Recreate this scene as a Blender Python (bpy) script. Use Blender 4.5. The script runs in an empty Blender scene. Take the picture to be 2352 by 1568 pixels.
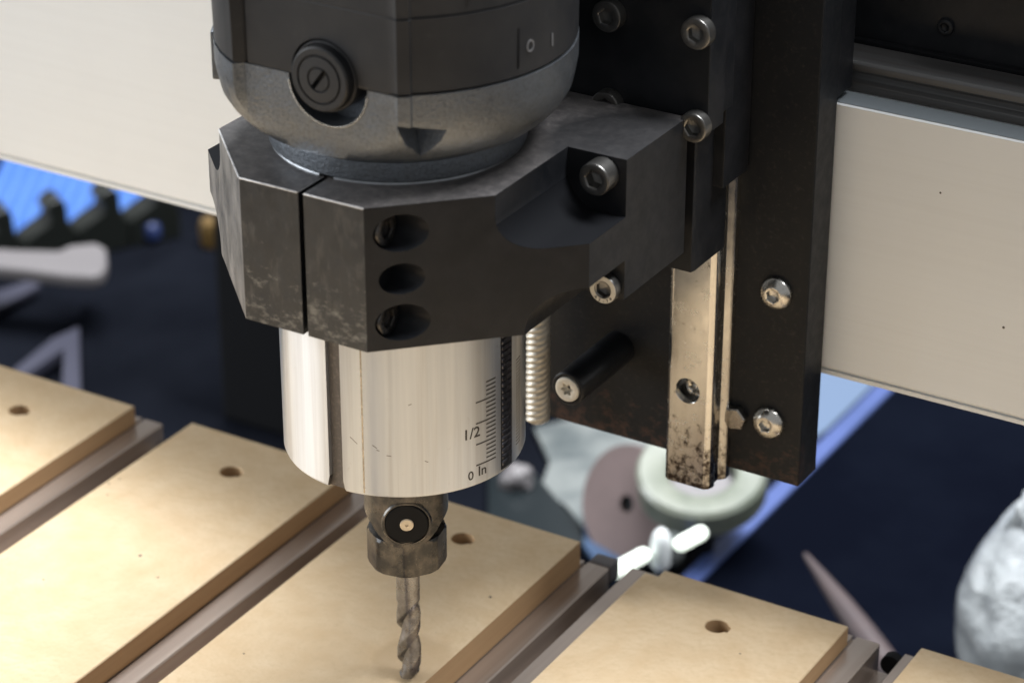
import bpy, bmesh, math, random
from mathutils import Vector, Matrix, noise

random.seed(7)
S = 0.001                                   # everything below is written in millimetres
scn = bpy.context.scene
col = scn.collection
rad = math.radians

# ---------------------------------------------------------------- camera
FPX, PCX, PCY = 6176.0, 1176.0, 784.0
TH, PS = rad(26.9), rad(30.8)
CF = Vector((-math.sin(PS) * math.cos(TH), math.cos(PS) * math.cos(TH), -math.sin(TH)))
CR = Vector((math.cos(PS), math.sin(PS), 0))
CU = CR.cross(CF)
CAM = Vector((349.665, -530.202, 350.957))
cd = bpy.data.cameras.new('camera')
cam = bpy.data.objects.new('camera', cd)
col.objects.link(cam)
cam.matrix_world = Matrix(((CR.x, CU.x, -CF.x, CAM.x * S), (CR.y, CU.y, -CF.y, CAM.y * S), (CR.z, CU.z, -CF.z, CAM.z * S), (0, 0, 0, 1)))
cd.sensor_width = 36
cd.lens = FPX / 2352 * 36
cd.clip_start = 0.01
cd.clip_end = 50
cd.dof.use_dof = True
cd.dof.focus_distance = 0.715
cd.dof.aperture_fstop = 14.5
scn.camera = cam

# ---------------------------------------------------------------- world, lamps, exposure
w = bpy.data.worlds.new('World')
scn.world = w
w.use_nodes = True
bg = w.node_tree.nodes['Background']
bg.inputs['Color'].default_value = (0.96, 0.98, 1.0, 1)
bg.inputs['Strength'].default_value = 0.36


def area(name, loc, target, sx, sy, power, color):
    ld = bpy.data.lights.new(name, 'AREA')
    ld.shape = 'RECTANGLE'
    ld.size, ld.size_y = sx, sy
    ld.energy = power
    ld.color = color
    o = bpy.data.objects.new(name, ld)
    col.objects.link(o)
    o.location = loc
    o.rotation_euler = (Vector(target) - Vector(loc)).to_track_quat('-Z', 'Y').to_euler()
    return o


area('doorway_light', (-2.75, -1.25, 0.85), (0.05, 0, 0), 2.2, 2.0, 84, (0.93, 0.965, 1.0))
area('ceiling_light', (0.10, 0.52, 1.62), (-0.05, 0, 0), 2.0, 0.42, 106, (0.95, 0.97, 1.0))
scn.view_settings.view_transform = 'Standard'
scn.view_settings.look = 'None'
scn.view_settings.exposure = 0.12
scn.view_settings.gamma = 1
scn.render.engine = 'CYCLES'
scn.cycles.use_denoising = True
scn.cycles.max_bounces = 8


# ---------------------------------------------------------------- helpers
def at(x, y, axis, v):
    """point (mm) seen at photo position x, y on the plane axis = v"""
    d = CF + (x - PCX) / FPX * CR - (y - PCY) / FPX * CU
    k = (v - CAM[axis]) / d[axis]
    return CAM + k * d


def mat(name, color, rough=0.5, metal=0.0, var=None, bump=None, wear=None, spec=0.5, rough_var=0, aniso=0, trans=0.0, coat=0.0, emis=None, spot=None):
    """var: list of (scale /mm vec or float, amount, colour, lo, hi) mixed in; bump: (scale, strength mm)"""
    m = bpy.data.materials.new(name)
    m.use_nodes = True
    nt = m.node_tree
    N, L = nt.nodes, nt.links
    b = N['Principled BSDF']
    b.inputs['Roughness'].default_value = rough
    b.inputs['Metallic'].default_value = metal
    b.inputs['Specular IOR Level'].default_value = spec
    b.inputs['Coat Weight'].default_value = coat
    b.inputs['Transmission Weight'].default_value = trans
    b.inputs['Base Color'].default_value = (*color, 1)
    tc = N.new('ShaderNodeTexCoord')

    def nz(scale, detail=6, rough_=0.62):
        mp = N.new('ShaderNodeMapping')
        L.new(tc.outputs['Object'], mp.inputs['Vector'])
        s = scale if isinstance(scale, tuple) else (scale,) * 3
        mp.inputs['Scale'].default_value = tuple(v / S for v in s)
        n = N.new('ShaderNodeTexNoise')
        n.inputs['Scale'].default_value = 1
        n.inputs['Detail'].default_value = detail
        n.inputs['Roughness'].default_value = rough_
        L.new(mp.outputs[0], n.inputs['Vector'])
        return n
    cur = None
    for (sc, amt, c2, lo, hi) in (var or []):
        n = nz(sc)
        mr = N.new('ShaderNodeMapRange')
        mr.inputs['From Min'].default_value = lo
        mr.inputs['From Max'].default_value = hi
        mr.inputs['To Max'].default_value = amt
        L.new(n.outputs['Fac'], mr.inputs['Value'])
        mx = N.new('ShaderNodeMix')
        mx.data_type = 'RGBA'
        if cur is None:
            mx.inputs['A'].default_value = (*color, 1)
        else:
            L.new(cur, mx.inputs['A'])
        mx.inputs['B'].default_value = (*c2, 1)
        L.new(mr.outputs[0], mx.inputs['Factor'])
        cur = mx.outputs['Result']
    if wear:                                   # (lo z mm, hi z mm, scale, colour, amount, threshold): marks denser between two heights
        z0, z1, sc, c2, amt, th = wear
        sx = N.new('ShaderNodeSeparateXYZ')
        L.new(tc.outputs['Object'], sx.inputs[0])
        mz = N.new('ShaderNodeMapRange')
        mz.inputs['From Min'].default_value = z0 * S
        mz.inputs['From Max'].default_value = z1 * S
        mz.inputs['To Min'].default_value = th
        mz.inputs['To Max'].default_value = th + 0.22
        L.new(sx.outputs['Z'], mz.inputs['Value'])
        n = nz(sc, 8, 0.75)
        sub = N.new('ShaderNodeMath')
        sub.operation = 'SUBTRACT'
        L.new(n.outputs['Fac'], sub.inputs[0])
        L.new(mz.outputs[0], sub.inputs[1])
        mul = N.new('ShaderNodeMath')
        mul.operation = 'MULTIPLY'
        mul.use_clamp = True
        mul.inputs[1].default_value = 7
        L.new(sub.outputs[0], mul.inputs[0])
        mul2 = N.new('ShaderNodeMath')
        mul2.operation = 'MULTIPLY'
        mul2.inputs[1].default_value = amt
        L.new(mul.outputs[0], mul2.inputs[0])
        mx = N.new('ShaderNodeMix')
        mx.data_type = 'RGBA'
        if cur is None:
            mx.inputs['A'].default_value = (*color, 1)
        else:
            L.new(cur, mx.inputs['A'])
        mx.inputs['B'].default_value = (*c2, 1)
        L.new(mul2.outputs[0], mx.inputs['Factor'])
        cur = mx.outputs['Result']
    if spot:                                   # (x, y, radius in mm, colour, amount): a soft round patch of another colour
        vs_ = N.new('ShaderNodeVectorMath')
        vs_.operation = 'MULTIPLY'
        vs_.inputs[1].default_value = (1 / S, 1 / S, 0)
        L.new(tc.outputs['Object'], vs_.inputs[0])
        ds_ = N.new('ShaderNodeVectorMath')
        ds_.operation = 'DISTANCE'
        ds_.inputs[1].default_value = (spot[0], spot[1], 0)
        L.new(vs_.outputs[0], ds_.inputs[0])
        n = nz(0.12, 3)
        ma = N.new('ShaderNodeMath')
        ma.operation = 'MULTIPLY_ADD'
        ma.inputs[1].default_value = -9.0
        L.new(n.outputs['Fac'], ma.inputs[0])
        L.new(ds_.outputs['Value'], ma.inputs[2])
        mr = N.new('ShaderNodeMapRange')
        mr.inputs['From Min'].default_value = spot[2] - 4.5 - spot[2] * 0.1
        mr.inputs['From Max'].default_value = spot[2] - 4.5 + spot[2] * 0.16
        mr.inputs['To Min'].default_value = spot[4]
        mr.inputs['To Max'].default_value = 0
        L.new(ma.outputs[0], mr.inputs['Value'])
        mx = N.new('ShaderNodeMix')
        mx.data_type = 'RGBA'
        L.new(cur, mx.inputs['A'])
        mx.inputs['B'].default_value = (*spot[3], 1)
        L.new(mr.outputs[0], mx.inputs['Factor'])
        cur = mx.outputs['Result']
    if cur is not None:
        L.new(cur, b.inputs['Base Color'])
    if rough_var:
        n = nz(0.25, 5)
        mr = N.new('ShaderNodeMapRange')
        mr.inputs['From Min'].default_value = 0.3
        mr.inputs['From Max'].default_value = 0.7
        mr.inputs['To Min'].default_value = max(0, rough - rough_var)
        mr.inputs['To Max'].default_value = min(1, rough + rough_var)
        L.new(n.outputs['Fac'], mr.inputs['Value'])
        L.new(mr.outputs[0], b.inputs['Roughness'])
    if aniso:
        tg = N.new('ShaderNodeTangent')
        tg.direction_type = 'RADIAL'
        tg.axis = 'Z'
        b.inputs['Anisotropic'].default_value = aniso
        b.inputs['Anisotropic Rotation'].default_value = 0.25
        L.new(tg.outputs[0], b.inputs['Tangent'])
    if bump:
        n = nz(bump[0], 5)
        bp = N.new('ShaderNodeBump')
        bp.inputs['Distance'].default_value = bump[1] * S
        bp.inputs['Strength'].default_value = 1
        L.new(n.outputs['Fac'], bp.inputs['Height'])
        L.new(bp.outputs[0], b.inputs['Normal'])
    return m


M = {}
M['black'] = mat('black_anodised', (0.020, 0.020, 0.021), 0.42, 0, [(0.05, 0.5, (0.032, 0.031, 0.029), 0.35, 0.7), (0.9, 0.25, (0.05, 0.05, 0.05), 0.55, 0.75)], (1.6, 0.012), rough_var=0.08)
M['clamp'] = mat('worn_black_anodised', (0.018, 0.020, 0.023), 0.40, 0, [((0.35, 0.35, 0.12), 0.5, (0.13, 0.12, 0.105), 0.52, 0.72), (0.05, 0.7, (0.045, 0.043, 0.039), 0.35, 0.75), (1.5, 0.3, (0.05, 0.048, 0.045), 0.5, 0.75)], (1.6, 0.015), wear=(0, 36, (0.22, 0.22, 0.40), (0.30, 0.28, 0.24), 0.55, 0.485), rough_var=0.10)
M['dusty'] = mat('dusty_black_top', (0.07, 0.066, 0.066), 0.42, 0, [(0.40, 0.5, (0.18, 0.165, 0.16), 0.44, 0.66), (0.06, 0.4, (0.14, 0.13, 0.125), 0.4, 0.65), (0.7, 0.5, (0.28, 0.26, 0.24), 0.55, 0.8)], (1.0, 0.02), rough_var=0.1, spot=(53.0, 25.0, 20.5, (0.018, 0.019, 0.021), 0.8))  # spot: near-black round patch on the right part of the top
M['scuffed'] = mat('scuffed_side_face', (0.15, 0.148, 0.145), 0.38, 0.3, [((0.16, 0.16, 0.05), 0.9, (0.36, 0.345, 0.33), 0.38, 0.64), (0.8, 0.5, (0.12, 0.115, 0.11), 0.5, 0.75)], (1.0, 0.03), rough_var=0.1)  # sheen of the light-facing chamfer painted in as paler grey
M['edge_wear'] = mat('bare_edge', (0.75, 0.74, 0.74), 0.4, 0.3, [(0.5, 0.7, (0.25, 0.25, 0.25), 0.5, 0.7)])
M['plate'] = mat('black_plate', (0.0085, 0.0095, 0.0115), 0.42, 0, [(0.12, 0.5, (0.022, 0.022, 0.025), 0.4, 0.7), (1.2, 0.25, (0.06, 0.06, 0.065), 0.6, 0.8)], (2.0, 0.01), rough_var=0.08, spec=0.3)
M['rusty'] = mat('rust_stained_plate', (0.0115, 0.0125, 0.0145), 0.45, 0, [(0.8, 0.4, (0.05, 0.045, 0.04), 0.55, 0.75)], (1.2, 0.02), wear=(-2, 26, (0.20, 0.20, 0.26), (0.10, 0.052, 0.036), 0.5, 0.43), rough_var=0.08, spec=0.2)
M['plastic'] = mat('black_plastic', (0.0105, 0.0115, 0.014), 0.50, 0, [(0.06, 0.6, (0.035, 0.034, 0.034), 0.35, 0.7), (0.14, 0.3, (0.07, 0.07, 0.07), 0.62, 0.8)], (2.5, 0.03))
M['cast'] = mat('cast_grey_metal', (0.178, 0.198, 0.225), 0.40, 0.8, [(0.07, 0.5, (0.17, 0.175, 0.18), 0.35, 0.7), (1.3, 0.6, (0.10, 0.105, 0.11), 0.47, 0.66)], (1.1, 0.22), rough_var=0.1)
M['sleeve'] = mat('turned_aluminium', (0.62, 0.655, 0.70), 0.38, 0.9, [((0.45, 0.45, 0.012), 0.45, (0.78, 0.81, 0.84), 0.35, 0.65), ((0.25, 0.25, 0.006), 0.45, (0.42, 0.42, 0.43), 0.46, 0.64), ((0.6, 0.6, 0.35), 0.35, (0.40, 0.38, 0.36), 0.66, 0.78)], ((0.9, 0.9, 0.05), 0.02), aniso=0.8)
M['groove'] = mat('sleeve_groove', (0.12, 0.11, 0.105), 0.5, 0.7, [(0.8, 0.7, (0.25, 0.22, 0.2), 0.5, 0.75)], (1.5, 0.05))
M['pocket'] = mat('oily_pocket', (0.008, 0.0085, 0.010), 0.75, 0, spec=0.06)  # pocket floors darker and duller than the plate: recess shade put into the finish
M['ink'] = mat('engraved_black', (0.03, 0.027, 0.026), 0.5, 0.0)
M['tooth'] = mat('dirty_tooth', (0.10, 0.10, 0.115), 0.3, 0.8, [(0.8, 0.8, (0.02, 0.02, 0.025), 0.42, 0.62)])
M['grime'] = mat('oily_black_teeth', (0.015, 0.016, 0.02), 0.28, 0.3, None, (1.2, 0.1))
M['rail_grey'] = mat('dull_rail_steel', (0.11, 0.11, 0.11), 0.45, 0.4, [((0.01, 0.4, 0.4), 0.6, (0.06, 0.045, 0.035), 0.42, 0.7)])
M['strip_grey'] = mat('blue_grey_anodised', (0.20, 0.225, 0.24), 0.5, 0.2)
M['steel'] = mat('worn_steel', (0.36, 0.34, 0.31), 0.27, 1, [(0.5, 0.6, (0.20, 0.17, 0.14), 0.45, 0.7)], (1.2, 0.03), rough_var=0.12)
M['dark_steel'] = mat('oxidised_steel', (0.06, 0.06, 0.061), 0.32, 0.9, [(0.22, 0.8, (0.17, 0.155, 0.14), 0.42, 0.7), (1.2, 0.5, (0.32, 0.29, 0.25), 0.6, 0.8)], (0.9, 0.06), rough_var=0.12)
M['screw'] = mat('bright_screw', (0.55, 0.53, 0.49), 0.25, 1, [(0.9, 0.5, (0.3, 0.27, 0.23), 0.5, 0.75)], (1.5, 0.02), rough_var=0.1)
M['dim_screw'] = mat('grey_screw', (0.21, 0.205, 0.195), 0.33, 0.9, [(0.9, 0.5, (0.12, 0.11, 0.1), 0.5, 0.75)], (1.5, 0.02))
M['ring'] = mat('pale_stamped_face', (0.62, 0.59, 0.52), 0.45, 0.3, [(1.2, 0.3, (0.4, 0.36, 0.3), 0.5, 0.8)])
M['rail'] = mat('polished_rail_steel', (0.60, 0.59, 0.57), 0.24, 1, [((0.6, 0.6, 0.02), 0.3, (0.42, 0.39, 0.35), 0.45, 0.7)], ((0.9, 0.9, 0.05), 0.002), wear=(-2, 28, (0.40, 0.40, 0.32), (0.030, 0.018, 0.012), 0.95, 0.39), rough_var=0.06)
M['thread'] = mat('threaded_steel', (0.62, 0.58, 0.50), 0.45, 0.6, [(0.5, 0.5, (0.25, 0.21, 0.16), 0.5, 0.72)], (1.5, 0.03))
M['bit'] = mat('used_carbide', (0.30, 0.30, 0.31), 0.30, 1, [(0.3, 0.7, (0.12, 0.11, 0.105), 0.42, 0.65), (1.3, 0.4, (0.5, 0.47, 0.43), 0.6, 0.8)], (1.3, 0.03), rough_var=0.1)
M['beam'] = mat('silver_anodised_beam', (0.80, 0.82, 0.825), 0.5, 0.1, [((0.004, 0.2, 0.55), 0.15, (0.66, 0.665, 0.66), 0.45, 0.75), (0.02, 0.35, (0.74, 0.75, 0.745), 0.4, 0.7), (0.35, 0.8, (0.2, 0.17, 0.14), 0.79, 0.84)], ((0.01, 0.6, 1.1), 0.01))
M['mdf'] = mat('mdf', (0.61, 0.452, 0.276), 0.8, 0, [(0.11, 0.6, (0.72, 0.58, 0.40), 0.35, 0.7), (0.45, 0.5, (0.53, 0.385, 0.225), 0.46, 0.74), (0.16, 0.6, (0.34, 0.26, 0.17), 0.72, 0.80)], (1.1, 0.018), spec=0.12)
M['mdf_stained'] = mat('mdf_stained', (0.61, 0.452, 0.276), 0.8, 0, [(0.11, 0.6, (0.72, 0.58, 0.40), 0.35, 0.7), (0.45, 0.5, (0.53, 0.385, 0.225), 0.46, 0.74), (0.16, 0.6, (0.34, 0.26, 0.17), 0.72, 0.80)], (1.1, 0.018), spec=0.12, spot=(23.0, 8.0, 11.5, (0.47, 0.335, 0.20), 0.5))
M['mdf_edge'] = mat('mdf_cut_edge', (0.50, 0.33, 0.18), 0.7, 0, [((0.02, 0.02, 0.9), 0.5, (0.40, 0.25, 0.13), 0.4, 0.7)], (1.1, 0.04), spec=0.2)
M['track'] = mat('clear_anodised_track', (0.54, 0.46, 0.40), 0.26, 0.6, [((0.5, 0.004, 0.5), 0.4, (0.36, 0.28, 0.22), 0.4, 0.7)], ((0.8, 0.02, 0.8), 0.003))
M['dark_track'] = mat('track_slot', (0.30, 0.28, 0.27), 0.4, 0.8)
M['floor'] = mat('dark_floor', (0.0050, 0.0058, 0.0085), 0.8, 0, [(0.012, 0.7, (0.0085, 0.0098, 0.014), 0.4, 0.65)], (0.2, 0.1), spec=0.0)
M['navy'] = mat('navy_board', (0.0026, 0.0034, 0.0068), 0.7, 0, [(0.006, 0.8, (0.0045, 0.006, 0.011), 0.42, 0.62)], spec=0.0)
M['blue_edge'] = mat('blue_edge', (0.05, 0.08, 0.21), 0.5, 0, [(0.02, 0.4, (0.09, 0.13, 0.35), 0.4, 0.7)])
M['blue_sheet'] = mat('blue_corrugated_plastic', (0.08, 0.19, 0.50), 0.4, 0, [(0.02, 0.4, (0.13, 0.25, 0.53), 0.4, 0.7)], coat=0.2)
M['dark_thing'] = mat('matt_black', (0.006, 0.0065, 0.008), 0.6, 0, spec=0.2)
M['olive'] = mat('black_green_plastic', (0.012, 0.014, 0.012), 0.4, 0)
M['white_plastic'] = mat('white_plastic', (0.15, 0.14, 0.143), 0.45, 0, [(0.03, 0.4, (0.17, 0.16, 0.16), 0.45, 0.7)])
M['lilac'] = mat('lilac_grey_metal', (0.045, 0.046, 0.068), 0.45, 0.2)
M['blue_knob'] = mat('blue_knob', (0.025, 0.04, 0.12), 0.4)
M['amber'] = mat('amber_plastic', (0.13, 0.08, 0.025), 0.35)
M['sheet'] = mat('white_film', (0.18, 0.195, 0.19), 0.35, 0, [(0.025, 0.8, (0.05, 0.065, 0.07), 0.45, 0.65)], (0.05, 0.6))
M['pale_blue'] = mat('pale_blue_film', (0.12, 0.17, 0.26), 0.35, 0)
M['disc'] = mat('pink_brown_abrasive', (0.19, 0.145, 0.14), 0.8, 0, [(0.08, 0.5, (0.14, 0.11, 0.105), 0.4, 0.7)], spec=0.2)
M['cream'] = mat('cream_plastic', (0.20, 0.215, 0.175), 0.3, 0, [(0.05, 0.7, (0.10, 0.12, 0.09), 0.4, 0.65)], coat=0.4)
M['chrome'] = mat('gloss_white', (0.88, 0.92, 0.92), 0.15, 0.0, coat=1.0)
M['lamp_tube'] = mat('lit_tube', (0.9, 0.95, 0.9), 0.3, 0.0)  # emits in place of bright highlights on a rod
for _n in M['lamp_tube'].node_tree.nodes:
    if _n.type == 'BSDF_PRINCIPLED':
        _n.inputs['Emission Color'].default_value = (0.90, 1.0, 0.86, 1)
        _n.inputs['Emission Strength'].default_value = 1.6
M['bag'] = mat('white_plastic_bag', (0.46, 0.49, 0.50), 0.25, 0, [(0.02, 0.7, (0.20, 0.215, 0.23), 0.42, 0.62)], (0.12, 1.6), coat=0.5)
M['stick'] = mat('brown_stick', (0.06, 0.042, 0.042), 0.6, 0, [((0.05), 0.5, (0.035, 0.03, 0.035), 0.4, 0.65)])
M['teal'] = mat('dark_teal', (0.010, 0.014, 0.016), 0.3)
M['denim'] = mat('dark_blue_plastic', (0.03, 0.06, 0.12), 0.5)
M['wood'] = mat('brown_wood', (0.30, 0.16, 0.09), 0.6)
M['white_mark'] = mat('grey_print', (0.16, 0.16, 0.165), 0.5)
M['brass'] = mat('pale_brass', (0.66, 0.58, 0.46), 0.4, 0.5)
M['ceiling_strip'] = mat('rail_side', (0.09, 0.065, 0.05), 0.3, 0.6)

WORLD = {}                                   # object name -> origin in mm


def tag(o, label=None, cat=None, group=None, kind=None):
    for k, v in (('label', label), ('category', cat), ('group', group), ('kind', kind)):
        if v:
            o[k] = v
    return o


def empty(name, loc, label, cat, group=None):
    o = bpy.data.objects.new(name, None)
    o.empty_display_size = 0.01
    o.location = Vector(loc) * S
    col.objects.link(o)
    WORLD[o.name] = Vector(loc)
    return tag(o, label, cat, group)


def put(name, bm, mats, parent=None, origin=None, smooth=None, label=None):
    """links bm (vertices in world mm) as one mesh object; the object's origin stays at its parent's"""
    if isinstance(mats, str):
        mats = [mats]
    org = WORLD[parent.name] if parent else Vector(origin or (0, 0, 0))
    if smooth is not None:
        for f in bm.faces:
            f.smooth = True
        for e in bm.edges:
            if len(e.link_faces) == 2 and e.calc_face_angle(0) > rad(smooth):
                e.smooth = False
    me = bpy.data.meshes.new(name)
    bm.transform(Matrix.Scale(S, 4) @ Matrix.Translation(-org))
    bm.to_mesh(me)
    bm.free()
    for m in mats:
        me.materials.append(M[m])
    o = bpy.data.objects.new(name, me)
    col.objects.link(o)
    if parent:
        o.parent = parent
    else:
        o.location = org * S
    WORLD[o.name] = org
    if smooth is not None and smooth < 50:
        wn = o.modifiers.new('weighted', 'WEIGHTED_NORMAL')
        wn.keep_sharp = True
        wn.weight = 80
    if label:
        o['label'] = label
    return o


def box(x0, x1, y0, y1, z0, z1, bev=0.0, seg=2, bm=None):
    b = bmesh.new()
    vs = [b.verts.new((x, y, z)) for z in (z0, z1) for x, y in ((x0, y0), (x1, y0), (x1, y1), (x0, y1))]
    for f in ((3, 2, 1, 0), (4, 5, 6, 7), (0, 1, 5, 4), (1, 2, 6, 5), (2, 3, 7, 6), (3, 0, 4, 7)):
        b.faces.new([vs[i] for i in f])
    if bev:
        bmesh.ops.bevel(b, geom=b.edges[:], offset=bev, segments=seg, affect='EDGES', profile=0.7)
    if bm is None:
        return b
    join(bm, b)
    return bm


def join(dst, src):
    me = bpy.data.meshes.new('tmp')
    src.to_mesh(me)
    src.free()
    dst.from_mesh(me)
    bpy.data.meshes.remove(me)
    return dst


def prism(pts, a0, a1, axis=2, bev=0.0, seg=2):
    """polygon pts extruded along axis from a0 to a1 (pts are the other two coordinates in order)"""
    b = bmesh.new()

    def mk(p, a):
        return (p[0], p[1], a) if axis == 2 else ((p[0], a, p[1]) if axis == 1 else (a, p[0], p[1]))
    lo = [b.verts.new(mk(p, a0)) for p in pts]
    hi = [b.verts.new(mk(p, a1)) for p in pts]
    n = len(pts)
    b.faces.new(lo[::-1])
    b.faces.new(hi)
    for i in range(n):
        b.faces.new((lo[i], lo[(i + 1) % n], hi[(i + 1) % n], hi[i]))
    bmesh.ops.recalc_face_normals(b, faces=b.faces[:])
    if bev:
        bmesh.ops.bevel(b, geom=b.edges[:], offset=bev, segments=seg, affect='EDGES', profile=0.7)
    return b


def lathe(prof, n=64, capb=True, capt=True, rfun=None):
    """prof: (r, z) list about the z axis"""
    b = bmesh.new()
    rings = []
    for r, z in prof:
        ring = []
        for i in range(n):
            a = 2 * math.pi * i / n
            rr = rfun(a, z, r) if rfun else r
            ring.append(b.verts.new((rr * math.cos(a), rr * math.sin(a), z)))
        rings.append(ring)
    for k in range(len(rings) - 1):
        for i in range(n):
            j = (i + 1) % n
            b.faces.new((rings[k][i], rings[k][j], rings[k + 1][j], rings[k + 1][i]))
    if capb:
        b.faces.new(rings[0][::-1])
    if capt:
        b.faces.new(rings[-1])
    bmesh.ops.recalc_face_normals(b, faces=b.faces[:])
    return b


def moved(b, loc=(0, 0, 0), zto=None, rot=0):
    m = Matrix.Translation(Vector(loc))
    if zto is not None:
        m = m @ Vector(zto).to_track_quat('Z', 'Y').to_matrix().to_4x4()
    if rot:
        m = m @ Matrix.Rotation(rot, 4, 'Z')
    b.transform(m)
    return b


def cylinder(p, d, r, h, n=32, bev=0.0):
    prof = [(r, 0), (r, h)] if not bev else [(r - bev, 0), (r, bev), (r, h - bev), (r - bev, h)]
    return moved(lathe(prof, n), p, d)


def boolean(base, cutters, op='DIFFERENCE'):
    """applies cutters one by one with the exact solver and returns a new bmesh"""
    def mk(b):
        me = bpy.data.meshes.new('tmp')
        b.to_mesh(me)
        b.free()
        o = bpy.data.objects.new('tmp', me)
        col.objects.link(o)
        return o
    bo = mk(base)
    cs = [mk(c) for c in cutters]
    for c in cs:
        md = bo.modifiers.new('b', 'BOOLEAN')
        md.operation = op
        md.solver = 'EXACT'
        md.object = c
    dg = bpy.context.evaluated_depsgraph_get()
    me = bpy.data.meshes.new_from_object(bo.evaluated_get(dg))
    out = bmesh.new()
    out.from_mesh(me)
    for o in [bo] + cs:
        m_ = o.data
        bpy.data.objects.remove(o)
        bpy.data.meshes.remove(m_)
    bpy.data.meshes.remove(me)
    return out


def soften(b, off, ang=30, seg=2):
    """bevel only the sharp edges"""
    bmesh.ops.dissolve_limit(b, angle_limit=rad(0.5), verts=b.verts[:], edges=b.edges[:])
    es = [e for e in b.edges if len(e.link_faces) == 2 and e.calc_face_angle(0) > rad(ang)]
    bmesh.ops.bevel(b, geom=es, offset=off, segments=seg, affect='EDGES', profile=0.6, clamp_overlap=True)
    b.normal_update()
    return b


def hexr(r):
    def f(a):
        k = (a + math.pi / 6) % (math.pi / 3) - math.pi / 6
        return r / math.cos(k)
    return f


def star(r0, r1):
    return lambda a: r0 + (r1 - r0) * (0.5 + 0.5 * math.cos(6 * a))


def screw_mesh(r, h, rs, kind='cap', n=48, depth=None, sock=None):
    """screw head with a real recess; base at z = 0, head towards +z"""
    sock = sock or hexr(rs)
    depth = depth or h * 0.62
    if kind == 'cap':
        prof = [(r, 0, 0), (r, h - 0.5, 0), (r - 0.15, h - 0.15, 0), (r - 0.5, h, 0), (rs * 1.28, h, 0), (1, h - 0.25, 1), (1, h - depth, 1), (0.1, h - depth - 0.4, 1)]
    else:
        prof = [(r, 0, 0), (r, 0.35, 0)] + [(r * math.cos(t) * 1.0 if t < 1.05 else r * math.cos(1.05), 0.35 + (h - 0.35) * math.sin(t) / math.sin(1.05), 0) for t in (0.2, 0.4, 0.6, 0.8, 1.0)] + [(rs * 1.3, h, 0), (1, h - 0.15, 1), (1, h - depth, 1), (0.1, h - depth - 0.3, 1)]
    b = bmesh.new()
    rings = []
    for p in prof:
        ring = []
        for i in range(n):
            a = 2 * math.pi * i / n
            rr = p[0] * sock(a) if p[2] else p[0]
            ring.append(b.verts.new((rr * math.cos(a), rr * math.sin(a), p[1])))
        rings.append(ring)
    for k in range(len(rings) - 1):
        for i in range(n):
            j = (i + 1) % n
            b.faces.new((rings[k][i], rings[k][j], rings[k + 1][j], rings[k + 1][i]))
    b.faces.new(rings[0][::-1])
    b.faces.new(rings[-1])
    bmesh.ops.recalc_face_normals(b, faces=b.faces[:])
    return b


def screw(name, parent, loc, zto, r, h, rs, kind='cap', m='screw', rot=0.3, label=None, sock=None, depth=None):
    b = moved(screw_mesh(r, h, rs, kind, sock=sock, depth=depth), loc, zto, rot)
    return put(name, b, m, parent, smooth=35, label=label)


def wbox(x0, x1, z0, z1, h0, h1, step=0.6):
    n = max(1, int((x1 - x0) / step))
    pts = [(x0 + (x1 - x0) * i / n, h0) for i in range(n + 1)] + [(x1 - (x1 - x0) * i / n, h1) for i in range(n + 1)]
    return _swap(prism(pts, z0, z1, 2))


def _swap(b):
    for v in b.verts:
        v.co = Vector((v.co.x, v.co.z, v.co.y))
    bmesh.ops.reverse_faces(b, faces=b.faces[:])
    return b


def text_mesh(s, size, depth, font_rot=0):
    cu = bpy.data.curves.new('t', 'FONT')
    cu.body = s
    cu.size = size
    cu.extrude = depth
    cu.align_x = 'CENTER'
    cu.align_y = 'CENTER'
    cu.offset = size * 0.012
    o = bpy.data.objects.new('t', cu)
    col.objects.link(o)
    dg = bpy.context.evaluated_depsgraph_get()
    me = bpy.data.meshes.new_from_object(o.evaluated_get(dg))
    b = bmesh.new()
    b.from_mesh(me)
    bpy.data.objects.remove(o)
    bpy.data.curves.remove(cu)
    bpy.data.meshes.remove(me)
    bmesh.ops.triangulate(b, faces=b.faces[:])
    for _ in range(2):
        bmesh.ops.subdivide_edges(b, edges=[e for e in b.edges if e.calc_length() > size * 0.25], cuts=1)
        bmesh.ops.triangulate(b, faces=b.faces[:])
    return b


def wrap(b, az, z, R):
    """bends a flat mesh (x across, y up, z out) round the z axis"""
    for v in b.verts:
        a = rad(az) + v.co.x / R
        r = R + v.co.z
        v.co = Vector((r * math.cos(a), r * math.sin(a), z + v.co.y))
    return b


# ================================================================ SETTING
tag(put('floor', box(-2600, 2600, -1500, 2600, -282, -262), 'floor'), kind='structure')

# ================================================================ ROUTER
router = empty('router', (0, 0, 0), 'black and silver trim router held in the black clamp, scale marks on its barrel', 'router')

# --- motor body: shared cross-section
FLAT_Y = 38.5
RIB = -55.0


def body_r(azd, base, z, flat=True):
    r = base
    if flat:
        k = math.sin(rad(-azd))
        x = r * math.cos(rad(azd))
        if k > 0 and -20.5 < x < 27:
            r = min(r, FLAT_Y * (base / 45.5) ** 0.3 / k)
    return r


AZ = sorted(set([i * 3 for i in range(-60, 60)] + [RIB + d for d in (-2.6, -2.0, -1.2, 0, 1.2, 2.0, 2.6)] + [-116.2, -115.9, -115.2, -114.9, -117.4, -113.8, -122, -56.8]))
AZ = [a for a in AZ if not (-122.5 < a < -113.5 and a in (-120, -117, -114)) and not (RIB - 3 < a < RIB + 3 and a in (-57, -54))]


def rib_h(a, z):
    d = abs(a - RIB)
    h = 0.9 if d < 2.1 else 0
    if z < 104:
        h = 0
    return h


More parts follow.
